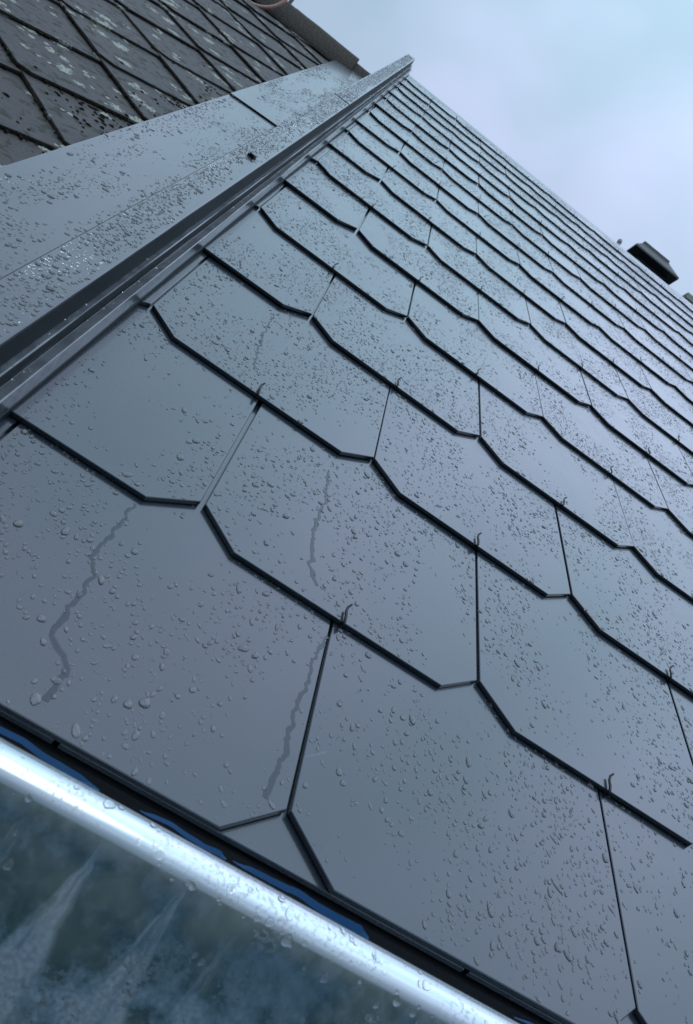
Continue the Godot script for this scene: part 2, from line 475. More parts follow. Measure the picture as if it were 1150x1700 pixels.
func scatter(called: String, label: String, spots: Array, frame: Transform3D) -> void:
	var o := Node3D.new()
	o.name = called
	add_child(o, true)
	o.transform = frame
	o.set_meta("label", label); o.set_meta("category", "water"); o.set_meta("kind", "stuff")
	var lots := [[], [], [], [], [], []]
	for t in spots: lots[rng.randi() % 6].append(t)
	for k in 6:
		var mm := MultiMesh.new()
		mm.transform_format = MultiMesh.TRANSFORM_3D
		mm.mesh = drop_mesh(400 + k, [0.22, 0.30, 0.36, 0.26, 0.33, 0.40][k])
		mm.instance_count = lots[k].size()
		for i in lots[k].size(): mm.set_instance_transform(i, lots[k][i])
		var mi := MultiMeshInstance3D.new()
		mi.name = "rain_drop"
		mi.multimesh = mm
		mi.material_override = M.water
		mi.set_meta("kind", "stuff")
		o.add_child(mi, true)

# ------------------------------------------------------------------ the new roof
func slate_outline(l: float, r: float, top: float, cut := true, low := 0.0) -> PackedVector2Array:
	if not cut:
		return PackedVector2Array([Vector2(l, low), Vector2(r, low), Vector2(r, top), Vector2(l, top)])
	return PackedVector2Array([Vector2(l + CUT_X, 0), Vector2(r - CUT_X, 0), Vector2(r, CUT_Y), Vector2(r, top), Vector2(l, top), Vector2(l, CUT_Y)])

func clip_left(poly: PackedVector2Array, x0: float) -> PackedVector2Array:
	var out := PackedVector2Array()
	var k := poly.size()
	for i in k:
		var a := poly[i]; var b := poly[(i + 1) % k]
		if a.x >= x0: out.append(a)
		if (a.x < x0) != (b.x < x0):
			out.append(a.lerp(b, (x0 - a.x) / (b.x - a.x)))
	return out

func build_new_roof() -> void:
	var roof := thing("slate_roof", "new roof of smooth blue-grey slates with clipped corners, wet with rain", "roof", roof_frame())
	var hook := hook_mesh()
	var verge := -0.055 * W
	var tops := []
	for k in 10:
		var g0 := rng.randf_range(0.0011, 0.0019); var g1 := rng.randf_range(0.0011, 0.0019)
		var o := slate_outline(-W / 2 + g0, W / 2 - g1, 0.60)
		for i in 4:
			var c: int = [0, 1, 2, 5][i]
			o[c] += Vector2(rng.randf_range(-0.0012, 0.0012), rng.randf_range(-0.0008, 0.0008))
		tops.append(slab(o, 0.0042, 0.0006, Vector2(rng.randf() * 3, rng.randf() * 3), 0.9))
	for r in range(-1, 17):
		var row: int = maxi(r, 0)
		var y: float = (row + DV[row]) * GA - CUT_Y
		var shift: float = DU[row] * W
		var off: float = (0.5 if (r + 2) % 2 == 1 else 0.0) * W + shift
		var j := int(floor((verge - off) / W))
		var high := minf(0.60, RIDGE - 0.012 - y)
		while j * W + off < X_END:
			var l := j * W + off; var x := l + W / 2
			j += 1
			if l + W < verge + 0.012: continue
			var jit := Vector3(rng.randf_range(-0.0008, 0.0008), rng.randf_range(-0.0012, 0.0012), rng.randf_range(-0.0003, 0.0003))
			var b := Basis(Vector3(1, 0, 0), -TILT - rng.randf_range(0.0, 0.0012)) * Basis(Vector3(0, 1, 0), rng.randf_range(-0.0020, 0.0020)) * Basis(Vector3(0, 0, 1), rng.randf_range(-0.0022, 0.0022))
			var mat: Material = M.slate[rng.randi() % M.slate.size()]
			if r == -1:
				# the short course under the first one shows only between the clipped corners
				var sh := slab(clip_left(slate_outline(-W / 2 + 0.002, W / 2 - 0.002, 0.3, false), verge - x), 0.0042, 0.0006, Vector2(rng.randf(), rng.randf()), 0.9)
				part("starter_slate", sh, mat, roof, Transform3D(b, Vector3(x, y + 0.001, -0.0060)))
				continue
			var m: ArrayMesh
			if r < 3 or l < verge or high < 0.60:
				var gap: float = [0.0013, 0.0024, 0.0015][r] if r < 3 else 0.0011
				m = slab(clip_left(slate_outline(-W / 2 + gap * rng.randf_range(0.7, 1.1), W / 2 - gap * rng.randf_range(0.7, 1.1), high), verge - x), 0.0042, 0.0006, Vector2(rng.randf() * 3, rng.randf() * 3), 0.9)
			else:
				m = tops[rng.randi() % tops.size()]
			var at := Transform3D(b, Vector3(x, y, 0) + jit)
			part("slate", m, mat, roof, at)
			laid.append([r, l, l + W, at])
			# rain on the part of it that lies open
			if l < (3.4 + 0.30 * r) * W:
				var many := 2900 if r < 7 else 1700
				var fresh := minf(GA, high)
				for q in many:
					var px := rng.randf_range(-W / 2 + 0.004, W / 2 - 0.004); var py := rng.randf_range(0.003, fresh + CUT_Y)
					if px + x < verge + 0.012: continue
					var side := absf(px) - (W / 2 - CUT_X)
					if side > 0 and py < side / CUT_X * CUT_Y + 0.004: continue
					if py > fresh + maxf(0.0, CUT_Y * (1.0 - absf(px) / CUT_X)) - 0.006: continue
					var wx := px + x; var wy := py + y
					var keep := 0.52 + 1.35 * dense.get_noise_2d(wx * 100.0, wy * 62.0 + 31.0 * r) + 0.5 * fine.get_noise_2d(wx * 100.0, wy * 100.0)
					if rng.randf() > keep: continue
					drop_at(at, px, py, 0.0, drop_radius(), rng.randf_range(1.1, 2.3))
			# the hook that holds the middle of its tail
			if r > 0 and x > verge + 0.05:
				part("slate_hook", hook, M.hook, roof, Transform3D(Basis(Vector3(0, 0, 1), rng.randf_range(-0.12, 0.12)), Vector3(x + rng.randf_range(-0.003, 0.003), y, 0.0)))
	var b2 := Builder.new()
	b2.box(Vector3(-0.06, 0.0, -0.060), Vector3(X_END, RIDGE - 0.02, -0.036))
	part("roof_deck", b2.mesh(), M.board, roof)
	# thin metal strip along the top edge
	var strip := PackedVector2Array([Vector2(RIDGE - 0.045, -0.010), Vector2(RIDGE - 0.045, -0.006), Vector2(RIDGE - 0.002, 0.000), Vector2(RIDGE + 0.006, -0.006), Vector2(RIDGE + 0.006, -0.06), Vector2(RIDGE - 0.002, -0.06), Vector2(RIDGE - 0.004, -0.012)])
	part("ridge_strip", extrude(strip, steps(-0.02, X_END, 12), func(a, b, t): return Vector3(t, a, b), true, 0.0006), M.trim, roof)
	# drip edge below the first slates
	var dr := PackedVector2Array([Vector2(-0.024, -0.0150), Vector2(-0.018, -0.0150), Vector2(0.20, -0.022), Vector2(0.20, -0.024), Vector2(-0.016, -0.018), Vector2(-0.037, -0.034), Vector2(-0.039, -0.032)])
	part("drip_edge", extrude(dr, steps(-0.35, X_END, 30), func(a, b, t): return Vector3(t, a, b), true, 0.0012), M.drip, roof)
	# the far slope
	var bs := Builder.new()
	var down := roof_basis.inverse() * Vector3(0, -sin(deg_to_rad(PITCH)), -cos(deg_to_rad(PITCH)))
	var out := roof_basis.inverse() * Vector3(0, cos(deg_to_rad(PITCH)), -sin(deg_to_rad(PITCH)))
	var t0 := Vector3(0, RIDGE, -0.014)
	var p := [t0, t0 + down * 4.4]
	bs.quad(p[0] + Vector3(-0.02, 0, 0), p[0] + Vector3(X_END, 0, 0), p[1] + Vector3(X_END, 0, 0), p[1] + Vector3(-0.02, 0, 0), out)
	var th := -out * 0.03
	bs.quad(p[0] + Vector3(-0.02, 0, 0) + th, p[0] + Vector3(X_END, 0, 0) + th, p[1] + Vector3(X_END, 0, 0) + th, p[1] + Vector3(-0.02, 0, 0) + th, -out)
	part("far_slope", bs.mesh(), M.trim, roof)

func hook_mesh() -> ArrayMesh:
	var p := [Vector3(0, 0.030, -0.0056), Vector3(0, 0.004, -0.0054), Vector3(0, -0.0022, -0.0042), Vector3(0, -0.0034, -0.0010), Vector3(0.0002, -0.0016, 0.0020), Vector3(0.0003, 0.005, 0.0030), Vector3(0.0000, 0.012, 0.0026), Vector3(0.0008, 0.0175, 0.0034), Vector3(0.0030, 0.0205, 0.0058)]
	return tube(p, [0.0013, 0.0013, 0.0014, 0.0014, 0.0014, 0.0014, 0.0013, 0.0012, 0.0009], 7)

# ------------------------------------------------------------------ flashing between the two roofs
func build_flashing() -> void:
	var f := thing("verge_flashing", "wide grey sheet-metal flashing with raised box edge between old and new roof", "flashing", roof_frame())
	var lay := func(a, b, t): return Vector3(a, t, b)
	# flat sheets lying on the old slates, the upper lapped over the lower
	var low := PackedVector2Array([Vector2(-0.3105, -0.1135), Vector2(-0.3095, -0.1080), Vector2(-0.306, -0.1070), Vector2(-0.245, -0.1040), Vector2(-0.15, -0.1000), Vector2(-0.060, -0.0990), Vector2(-0.060, -0.1005), Vector2(-0.15, -0.1015), Vector2(-0.306, -0.1085)])
	part("flashing_sheet", extrude(low, steps(-0.20, 2.10, 24), lay, true, 0.0009, 0.5), M.sheet, f)
	var up := PackedVector2Array()
	for q in low: up.append(q + Vector2(0.001, 0.0042))
	part("flashing_sheet", extrude(up, steps(2.062, 4.02, 20), lay, true, 0.0009, 0.5), M.sheet, f)
	# box edge: cap in two lengths, then two stepped strips down to the slates
	var cap := PackedVector2Array([Vector2(-0.0705, -0.100), Vector2(-0.0705, 0.0685), Vector2(-0.0685, 0.0705), Vector2(-0.0295, 0.0705), Vector2(-0.0279, 0.0690), Vector2(-0.0279, 0.0408), Vector2(-0.0300, 0.0400), Vector2(-0.036, 0.0400), Vector2(-0.036, -0.100)])
	part("verge_cap", extrude(cap, steps(-0.22, 2.00, 30), lay, true, 0.0004), M.cap, f)
	var cap2 := PackedVector2Array()
	for q in cap: cap2.append(Vector2(q.x - 0.0012 if q.x < -0.05 else q.x + 0.0003, q.y + (0.0012 if q.y > 0.045 else 0.0)))
	part("verge_cap", extrude(cap2, steps(1.975, RIDGE + 0.03, 30), lay, true, 0.0004), M.cap, f)
	var s1 := PackedVector2Array([Vector2(-0.0345, -0.07), Vector2(-0.0345, 0.0395), Vector2(-0.0222, 0.0408), Vector2(-0.0213, 0.0400), Vector2(-0.0213, -0.07)])
	part("verge_strip", extrude(s1, steps(-0.21, RIDGE + 0.012, 60), lay, true, 0.0007), M.trim, f)
	var s2 := PackedVector2Array([Vector2(-0.0205, -0.066), Vector2(-0.0205, 0.0262), Vector2(-0.0118, 0.0285), Vector2(-0.0108, 0.0278), Vector2(-0.0108, -0.012), Vector2(-0.0135, -0.066)])
	part("verge_strip", extrude(s2, steps(-0.205, RIDGE + 0.008, 60), lay, true, 0.0006), M.trim, f)
	# dark strips added on the upright step faces, shade put into their colour
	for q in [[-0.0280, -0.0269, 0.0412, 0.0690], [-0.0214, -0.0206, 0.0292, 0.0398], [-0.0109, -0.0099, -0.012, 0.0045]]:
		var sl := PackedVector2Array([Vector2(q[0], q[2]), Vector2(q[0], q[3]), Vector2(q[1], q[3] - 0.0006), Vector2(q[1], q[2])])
		part("shade_strip", extrude(sl, steps(-0.20, RIDGE + 0.004, 50), lay, true, 0.0003), M.face_shade, f)
	# small clip on the cap
	var c := Builder.new()
	c.box(Vector3(-0.006, -0.004, 0.0), Vector3(0.006, 0.004, 0.0035))
	c.box(Vector3(-0.004, -0.0025, 0.0035), Vector3(0.005, 0.0025, 0.0055))
	part("cap_clip", c.mesh(), M.hook, f, Transform3D(Basis(Vector3(0, 0, 1), -0.3), Vector3(-0.0462, 0.985, 0.0706)))
	# rivets along the lap of the sheets
	for x in [-0.298]:
		var s := SphereMesh.new()
		s.radius = 0.004; s.height = 0.005; s.radial_segments = 12; s.rings = 6
		part("rivet", s, M.hook, f, Transform3D(Basis(Vector3(1, 0, 0), PI / 2), Vector3(x, 2.055, -0.1055)))
	# rain on it
	var id := Transform3D.IDENTITY
	var want := 0
	while want < 30000:
		want += 1
		var x := rng.randf_range(-0.305, -0.075); var y := 0.05 + 3.93 * pow(rng.randf(), 1.25)
		if absf(y - 2.062) < 0.006: continue
		var t := clampf((x + 0.306) / 0.156, 0, 1)
		var z := lerpf(-0.1070, -0.1000, t) + (0.0042 if y > 2.062 else 0.0)
		var keep := 0.42 + 0.6 * clampf((x + 0.22) / 0.10, 0, 1) + 1.5 * dense.get_noise_2d(x * 190.0 + 500.0, y * 34.0) + 0.3 * fine.get_noise_2d(x * 100.0, y * 60.0)
		if rng.randf() > keep: continue
		drop_at(id, x, y, z, drop_radius() * 1.55, rng.randf_range(1.0, 1.9))
	want = 0
	while want < 20000:
		want += 1
		var x := rng.randf_range(-0.0672, -0.0310); var y := 0.02 + 4.38 * pow(rng.randf(), 1.2)
		var keep := 0.55 + 0.5 * clampf((-0.048 - x) / 0.02, -1, 1) + 0.9 * dense.get_noise_2d(x * 240.0 + 90.0, y * 30.0) + 0.12 * y
		if rng.randf() > keep: continue
		drop_at(id, x, y, 0.0706 + (0.0012 if y > 1.975 else 0.0), drop_radius() * 1.2, rng.randf_range(1.0, 1.8))
	for q in 260:
		var on := rng.randf() < 0.5
		drop_at(id, rng.randf_range(-0.0270, -0.0222) if on else rng.randf_range(-0.0195, -0.0125), rng.randf_range(0.1, 3.5), 0.0406 if on else 0.0274, drop_radius() * 0.7, 1.3)

# ------------------------------------------------------------------ old roof
func build_old_roof() -> void:
	var old := thing("old_slate_roof", "old weathered roof of dark diamond slates spotted with pale lichen", "roof", roof_frame())
	var hu := 0.63 * W; var hv := 0.62 * W
	var ext := 0.040
	var tilt := 0.042
	var cut := 0.016
	var crumbs := []
	for j in range(-9, 14):
		for i in range(-12, 3):
			if (i + j) % 2 != 0: continue
			var x := -1.655 * W + i * hu; var y := 5.41 * W + j * hv
			if x < -2.75 or x > -0.14 or y > 4.0 or y < -0.3: continue
			var jx := rng.randf_range(-0.004, 0.004); var jy := rng.randf_range(-0.005, 0.005)
			var c2 := cut * rng.randf_range(0.5, 1.5)
			var k := hv / hu
			var o := PackedVector2Array([Vector2(-c2, c2 * k), Vector2(c2, c2 * k), Vector2(hu + ext - 0.002, hv + ext * k), Vector2(ext * 0.6, 2 * hv + ext * k), Vector2(-ext * 0.6, 2 * hv + ext * k), Vector2(-hu - ext + 0.002, hv + ext * k)])
			# break straight edges a little: chipped, uneven sides
			var o2 := PackedVector2Array()
			for q in o.size():
				o2.append(o[q])
				if q == 1 or q == 5:
					var a := o[q]; var b := o[(q + 1) % o.size()]
					for t in [0.22, 0.5, 0.76]:
						var nrm := (b - a).normalized().orthogonal()
						o2.append(a.lerp(b, t + rng.randf_range(-0.06, 0.06)) + nrm * rng.randf_range(-0.0012, 0.0012))
			if y + 2 * hv + ext > 4.05:
				var cl := PackedVector2Array()
				var yt := 4.05 - y
				for q in o2.size():
					var a := o2[q]; var b := o2[(q + 1) % o2.size()]
					if a.y <= yt: cl.append(a)
					if (a.y <= yt) != (b.y <= yt): cl.append(a.lerp(b, (yt - a.y) / (b.y - a.y)))
				o2 = cl
			if o2.size() < 3: continue
			var m := slab(o2, 0.0058, 0.0011, Vector2(rng.randf() * 5, rng.randf() * 5), 0.62)
			var b3 := Basis(Vector3(1, 0, 0), -tilt + rng.randf_range(-0.003, 0.003)) * Basis(Vector3(0, 1, 0), rng.randf_range(-0.008, 0.008)) * Basis(Vector3(0, 0, 1), rng.randf_range(-0.014, 0.014))
			var at := Transform3D(b3, Vector3(x + jx, y + jy, -0.1155 + rng.randf_range(-0.001, 0.0012)))
			part("diamond_slate", m, M.old, old, at)
			# moss crumbs gather along the lower edges and by the flashing
			for q in 46:
				var s := 1.0 if rng.randf() < 0.5 else -1.0
				var e := rng.randf()
				var px := s * (c2 + e * (hu - c2)); var py := hv * absf(px) / hu
				var n := dense.get_noise_2d((x + px) * 60.0 + 900.0, (y + py) * 60.0)
				var by := clampf((x + px + 0.46) / 0.16, 0, 1) * clampf((2.0 - y) / 1.0, 0, 1)
				if rng.randf() > 0.09 + 1.1 * maxf(n, 0) + 0.6 * by: continue
				var r := rng.randf_range(0.0010, 0.0026)
				crumbs.append(at * Transform3D(Basis(Vector3(0, 0, 1), rng.randf() * TAU).scaled(Vector3(r * 1.5, r * 1.5, r)), Vector3(px + rng.randf_range(-0.003, 0.003), py - rng.randf_range(0.001, 0.008), -0.0045)))
			var near := clampf((x + 0.52) / 0.2, 0, 1) * clampf((2.1 - y) / 1.1, 0, 1)
			for q in int(near * 700.0):
				var px := rng.randf_range(-hu, hu); var py := hv + rng.randf_range(-hv, hv)
				if absf(px) / hu + absf(py - hv) / hv > 0.97 or x + px > -0.312: continue
				if rng.randf() > clampf((x + px + 0.52) / 0.18, 0, 1) * (0.4 + dense.get_noise_2d((x + px) * 120.0, (y + py) * 120.0) * 1.6): continue
				var r := rng.randf_range(0.0010, 0.0034)
				crumbs.append(at * Transform3D(Basis(Vector3(0, 0, 1), rng.randf() * TAU).scaled(Vector3(r * rng.randf_range(1, 2), r, r * 0.8)), Vector3(px, py, 0.0)))
	var b2 := Builder.new()
	b2.box(Vector3(-2.8, -0.1, -0.175), Vector3(-0.10, 4.04, -0.150))
	part("roof_deck", b2.mesh(), M.board, old)
	# ridge tiles, each lapped over the next
	var x1 := -0.2285
	var e0 := x1
	var kk := 0
	while e0 > -2.8:
		var ln := 0.322 + rng.randf_range(-0.004, 0.004)
		var up := rng.randf_range(-0.002, 0.002)
		part("ridge_tile", ridge_tile(e0 - ln - 0.03, e0, 0.0), M.clay, old, Transform3D(Basis(Vector3(0, 0, 1), rng.randf_range(-0.006, 0.006)), Vector3(0, 4.05, -0.049 + up)))
		e0 -= ln
		kk += 1
	part("ridge_tile", ridge_tile(-0.232, -0.075, 0.014), M.clay, old, Transform3D(Basis.IDENTITY, Vector3(0, 4.05, -0.053)))
	var bs := Builder.new()
	var down := roof_basis.inverse() * Vector3(0, -sin(deg_to_rad(PITCH)), -cos(deg_to_rad(PITCH)))
	var out := roof_basis.inverse() * Vector3(0, cos(deg_to_rad(PITCH)), -sin(deg_to_rad(PITCH)))
	var t0 := Vector3(0, 4.06, -0.135)
	for th in [Vector3.ZERO, -out * 0.03]:
		bs.quad(t0 + Vector3(-2.8, 0, 0) + th, t0 + Vector3(-0.05, 0, 0) + th, t0 + down * 4.0 + Vector3(-0.05, 0, 0) + th, t0 + down * 4.0 + Vector3(-2.8, 0, 0) + th, out if th == Vector3.ZERO else -out)
	part("far_slope", bs.mesh(), M.board, old)
	# crumbs of moss
	var mm := MultiMesh.new()
	mm.transform_format = MultiMesh.TRANSFORM_3D
	var vs := PackedVector3Array(); var ix := PackedInt32Array()
	var ss := SphereMesh.new(); ss.radius = 1.0; ss.height = 2.0; ss.radial_segments = 7; ss.rings = 4
	var arr := ss.get_mesh_arrays()
	vs = arr[Mesh.ARRAY_VERTEX]; ix = arr[Mesh.ARRAY_INDEX]
	for q in vs.size():
		vs[q] *= 1.0 + 0.9 * fine.get_noise_3dv(vs[q] * 40.0)
	mm.mesh = smooth(vs, ix)
	mm.instance_count = crumbs.size()
	for q in crumbs.size(): mm.set_instance_transform(q, crumbs[q])
	var mi := MultiMeshInstance3D.new()
	mi.name = "moss_crumbs"
	mi.multimesh = mm; mi.material_override = M.moss
	mi.set_meta("kind", "stuff"); mi.set_meta("label", "dark moss crumbs on the old diamond slates by the flashing"); mi.set_meta("category", "moss")
	add_child(mi, true)
	mi.transform = roof_frame()

func ridge_tile(a: float, b: float, less: float) -> ArrayMesh:
	# angular clay ridge tile along x; its crown at z = 0 in the roof frame
	var down := roof_basis.inverse() * Vector3(0, -sin(deg_to_rad(PITCH)), -cos(deg_to_rad(PITCH)))
	var d2 := Vector2(down.y, down.z)
	var crown := Vector2(0, 0)
	var outer := PackedVector2Array([Vector2(-0.125 + less * 2, -0.058), Vector2(-0.05, -0.024 - less), Vector2(-0.022, -0.006 - less), Vector2(0.0, -0.001 - less), Vector2(0.014, -0.010 - less), crown + d2 * 0.045 + Vector2(0.0, -0.01), crown + d2 * 0.12])
	var inner := PackedVector2Array()
	for i in range(outer.size() - 1, -1, -1):
		inner.append(outer[i] + Vector2(-0.006, -0.013))
	var poly := outer.duplicate()
	poly.append_array(inner)
	return extrude(poly, steps(a, b, 6), func(p, q, t): return Vector3(t, p, q), true, 0.0022, 0.9)

# ------------------------------------------------------------------ gutter
func build_gutter() -> void:
	var at := Transform3D(Basis.IDENTITY, Vector3(0, H0 - 0.0161, 0.0135))
	var g := thing("gutter", "stained grey metal gutter with bright rounded lip below the slates", "gutter", at)
	var place := func(a, b, t): return Vector3(t, b, a)      # a outwards, b upwards
	var r := 0.0155; var cz := 0.0845; var cy := -0.0268
	var out := PackedVector2Array()
	for k in 23:
		var f := deg_to_rad(215.0 - 215.0 * k / 22.0)
		out.append(Vector2(cz + r * cos(f), cy + r * sin(f)))
	for q in [Vector2(0.1000, -0.060), Vector2(0.0996, -0.110), Vector2(0.0985, -0.150), Vector2(0.094, -0.161), Vector2(0.086, -0.165), Vector2(-0.035, -0.165), Vector2(-0.040, -0.160), Vector2(-0.040, -0.036)]:
		out.append(q)
	for q in [Vector2(-0.0385, -0.036), Vector2(-0.0385, -0.159), Vector2(-0.034, -0.1635), Vector2(0.085, -0.1635), Vector2(0.092, -0.160), Vector2(0.0965, -0.150), Vector2(0.0975, -0.060), Vector2(0.0960, -0.040), Vector2(0.080, -0.0405)]:
		out.append(q)
	part("channel", extrude(out, steps(-0.35, X_END, 40), place, true, 0.00012, 0.6), M.gutter, g)
	# scraps of blue protective film left under the slates
	for s in [[0.02, 0.180, 0.0026, 0.0034], [0.205, 0.262, 0.0018, 0.0030], [0.266, 0.360, 0.0024, 0.0050], [0.47, 0.60, 0.002, 0.003]]:
		var b := Builder.new()
		var n := 26
		for k in n:
			var t0 := float(k) / n; var t1 := float(k + 1) / n
			var pts := []
			for t in [t0, t1]:
				var x: float = lerpf(s[0], s[1], t)
				var wide: float = lerpf(s[2], s[3], t) * clampf((1.0 - t) * 14.0, 0.25, 1.0) * clampf(t * 8.0, 0.2, 1.0)
				var y: float = -0.0134 + 0.0005 * sin(x * 70.0) + 0.0016 * fine.get_noise_1d(x * 500.0) - 0.0012 * t
				var z: float = 0.030 + 0.0015 * sin(x * 41.0)
				pts.append([Vector3(x, y, z), Vector3(x, y + wide, z - 0.0012), Vector3(x, y, z - 0.0005), Vector3(x, y + wide, z - 0.0017)])
			b.quad(pts[0][0], pts[1][0], pts[1][1], pts[0][1], Vector3(0, 0, 1))
			b.quad(pts[0][2], pts[1][2], pts[1][3], pts[0][3], Vector3(0, 0, -1))
			b.quad(pts[0][1], pts[1][1], pts[1][3], pts[0][3], Vector3(0, 1, 0))
			b.quad(pts[0][0], pts[1][0], pts[1][2], pts[0][2], Vector3(0, -1, 0))
		part("protective_film", b.mesh(), M.film, g)
	# drops on the lip and the face: the frame's z points out of the face
	var spots := []
	for q in 330:
		var x := rng.randf_range(-0.02, 0.62)
		var f := deg_to_rad(rng.randf_range(-4.0, 68.0)) if rng.randf() < 0.8 else deg_to_rad(rng.randf_range(-4.0, 6.0))
		var p := Vector3(x, cy + r * sin(f), cz + r * cos(f))
		var n := Vector3(0, sin(f), cos(f))
		var b := Basis(Vector3(1, 0, 0), n.cross(Vector3(1, 0, 0)).normalized(), n)
		var rr := clampf(0.0011 * exp(rng.randfn(0, 0.45)), 0.0005, 0.003)
		if rng.randf() > 0.5 + 1.5 * dense.get_noise_2d(x * 200.0, f * 20.0): continue
		spots.append(Transform3D(b * Basis.from_scale(Vector3(rr, rr * 1.1, rr * 0.8)), p))
	for q in 420:
		var x := rng.randf_range(-0.02, 0.62); var y := -0.028 - 0.12 * pow(rng.randf(), 1.6)
		if rng.randf() > 0.45 + 1.5 * dense.get_noise_2d(x * 160.0 + 70.0, y * 160.0): continue
		var rr := clampf(0.0012 * exp(rng.randfn(0, 0.4)), 0.0005, 0.003)
		spots.append(Transform3D(Basis(Vector3(1, 0, 0), Vector3(0, 1, 0), Vector3(0, 0, 1)) * Basis.from_scale(Vector3(rr, rr * 1.35, rr)), Vector3(x, y, 0.1 - maxf(0.0, (-0.06 - y)) * 0.008)))
	scatter("gutter_drops", "rain drops hanging on the bright lip and face of the gutter", spots, at)

# ------------------------------------------------------------------ things beyond the ridge
func build_far_things() -> void:
	var h := thing("chimney", "dark chimney hood with sloped sides and flat top slab rising behind ridge", "chimney", Transform3D(Basis.IDENTITY, Vector3(1.83, H0 + 3.0, -3.39)))
	var b := Builder.new()
	b.box(Vector3(-0.12, -0.3, -0.10), Vector3(0.12, 0.872, 0.10))
	part("stack", b.mesh(), M.dark_metal, h)
	var c := Builder.new()
	var lo := [Vector3(-0.176, 0.872, 0.15), Vector3(0.176, 0.872, 0.15), Vector3(0.176, 0.872, -0.15), Vector3(-0.176, 0.872, -0.15)]
	var mi := []
	var hi := [Vector3(-0.114, 0.976, 0.092), Vector3(0.114, 0.976, 0.092), Vector3(0.114, 0.976, -0.092), Vector3(-0.114, 0.976, -0.092)]
	for p in lo: mi.append(p + Vector3(0, 0.012, 0))
	for i in 4:
		var j := (i + 1) % 4
		var o: Vector3 = (lo[i] + lo[j]) * 0.5; o.y = 0.0
		c.quad(lo[i], lo[j], mi[j], mi[i], o)
		c.quad(mi[i], mi[j], hi[j], hi[i], o + Vector3(0, 0.05, 0))
	c.quad(lo[0], lo[1], lo[2], lo[3], Vector3(0, -1, 0))
	c.quad(hi[0], hi[1], hi[2], hi[3], Vector3(0, 1, 0))
	part("hood", c.mesh(), M.dark_metal, h)
	var d := Builder.new()
	d.box(Vector3(-0.108, 0.9765, -0.090), Vector3(0.110, 0.984, 0.090))
	part("bed_joint", d.mesh(), M.cream, h)
	var e := Builder.new()
	e.box(Vector3(-0.106, 0.9845, -0.086), Vector3(0.102, 1.006, 0.088))
	part("top_slab", e.mesh(), M.dark_metal, h)

	var v := thing("vent_pipe", "short grey vent pipe stub just above ridge, left of dark chimney", "pipe", Transform3D(Basis.IDENTITY, Vector3(1.457, H0 + 3.2, -2.99)))
	part("pipe", tube([Vector3(0, 0, 0), Vector3(0, 0.2, 0), Vector3(0, 0.345, 0)], [0.010, 0.010, 0.010], 10), M.trim, v)
	part("pipe_cap", tube([Vector3(0, 0.343, 0), Vector3(0, 0.347, 0), Vector3(0, 0.366, 0), Vector3(0, 0.370, 0)], [0.011, 0.0135, 0.0135, 0.010], 10), M.trim, v)

	var s := thing("chimney_stack", "pale green lichen-covered chimney stack at right edge behind ridge", "chimney", Transform3D(Basis.IDENTITY, Vector3(2.28, H0 + 3.0, -3.39)))
	var sb := Builder.new()
	sb.box(Vector3(-0.15, -0.3, -0.12), Vector3(0.17, 0.80, 0.13))
	part("stack", sb.mesh(), M.mossy, s)
	var sc := Builder.new()
	sc.box(Vector3(-0.178, 0.8, -0.15), Vector3(0.20, 0.842, 0.15))
	part("coping", sc.mesh(), M.mossy, s)

	var p := thing("roof_pole", "thin dark pole standing behind old ridge at top of photo", "pole", Transform3D(Basis.IDENTITY, Vector3(-0.648, H0 + 2.6, -2.75)))
	part("pole_shaft", tube([Vector3(0, 0, 0), Vector3(0.0, 0.5, 0), Vector3(0, 1.1, 0)], [0.009, 0.009, 0.009], 10), M.dark_metal, p)
	part("pole_cap", tube([Vector3(0, 1.1, 0), Vector3(0, 1.104, 0), Vector3(0, 1.12, 0)], [0.010, 0.012, 0.008], 10), M.dark_metal, p)

	# a loop of pink hose hung over the ridge by the pole
	var q := thing("hose_loop", "salmon pink hose loop lying against old slates below pole", "hose", Transform3D(Basis.IDENTITY, Vector3(-0.776, H0 + 3.022, -2.574)))
	var path := []; var rad := []
	for k in 41:
		var t := TAU * 0.94 * k / 40.0 + 1.9
		path.append(Vector3(0.150 * cos(t), 0.150 * sin(t), 0.012 * sin(t * 2.0 + 0.6)))
		rad.append(0.0085)
	part("hose", tube(path, rad, 10), M.hose, q)
	part("hose_end", tube([path[0], path[0] + (path[0] - path[1]).normalized() * 0.03], [0.011, 0.011], 10), M.dark_metal, q)

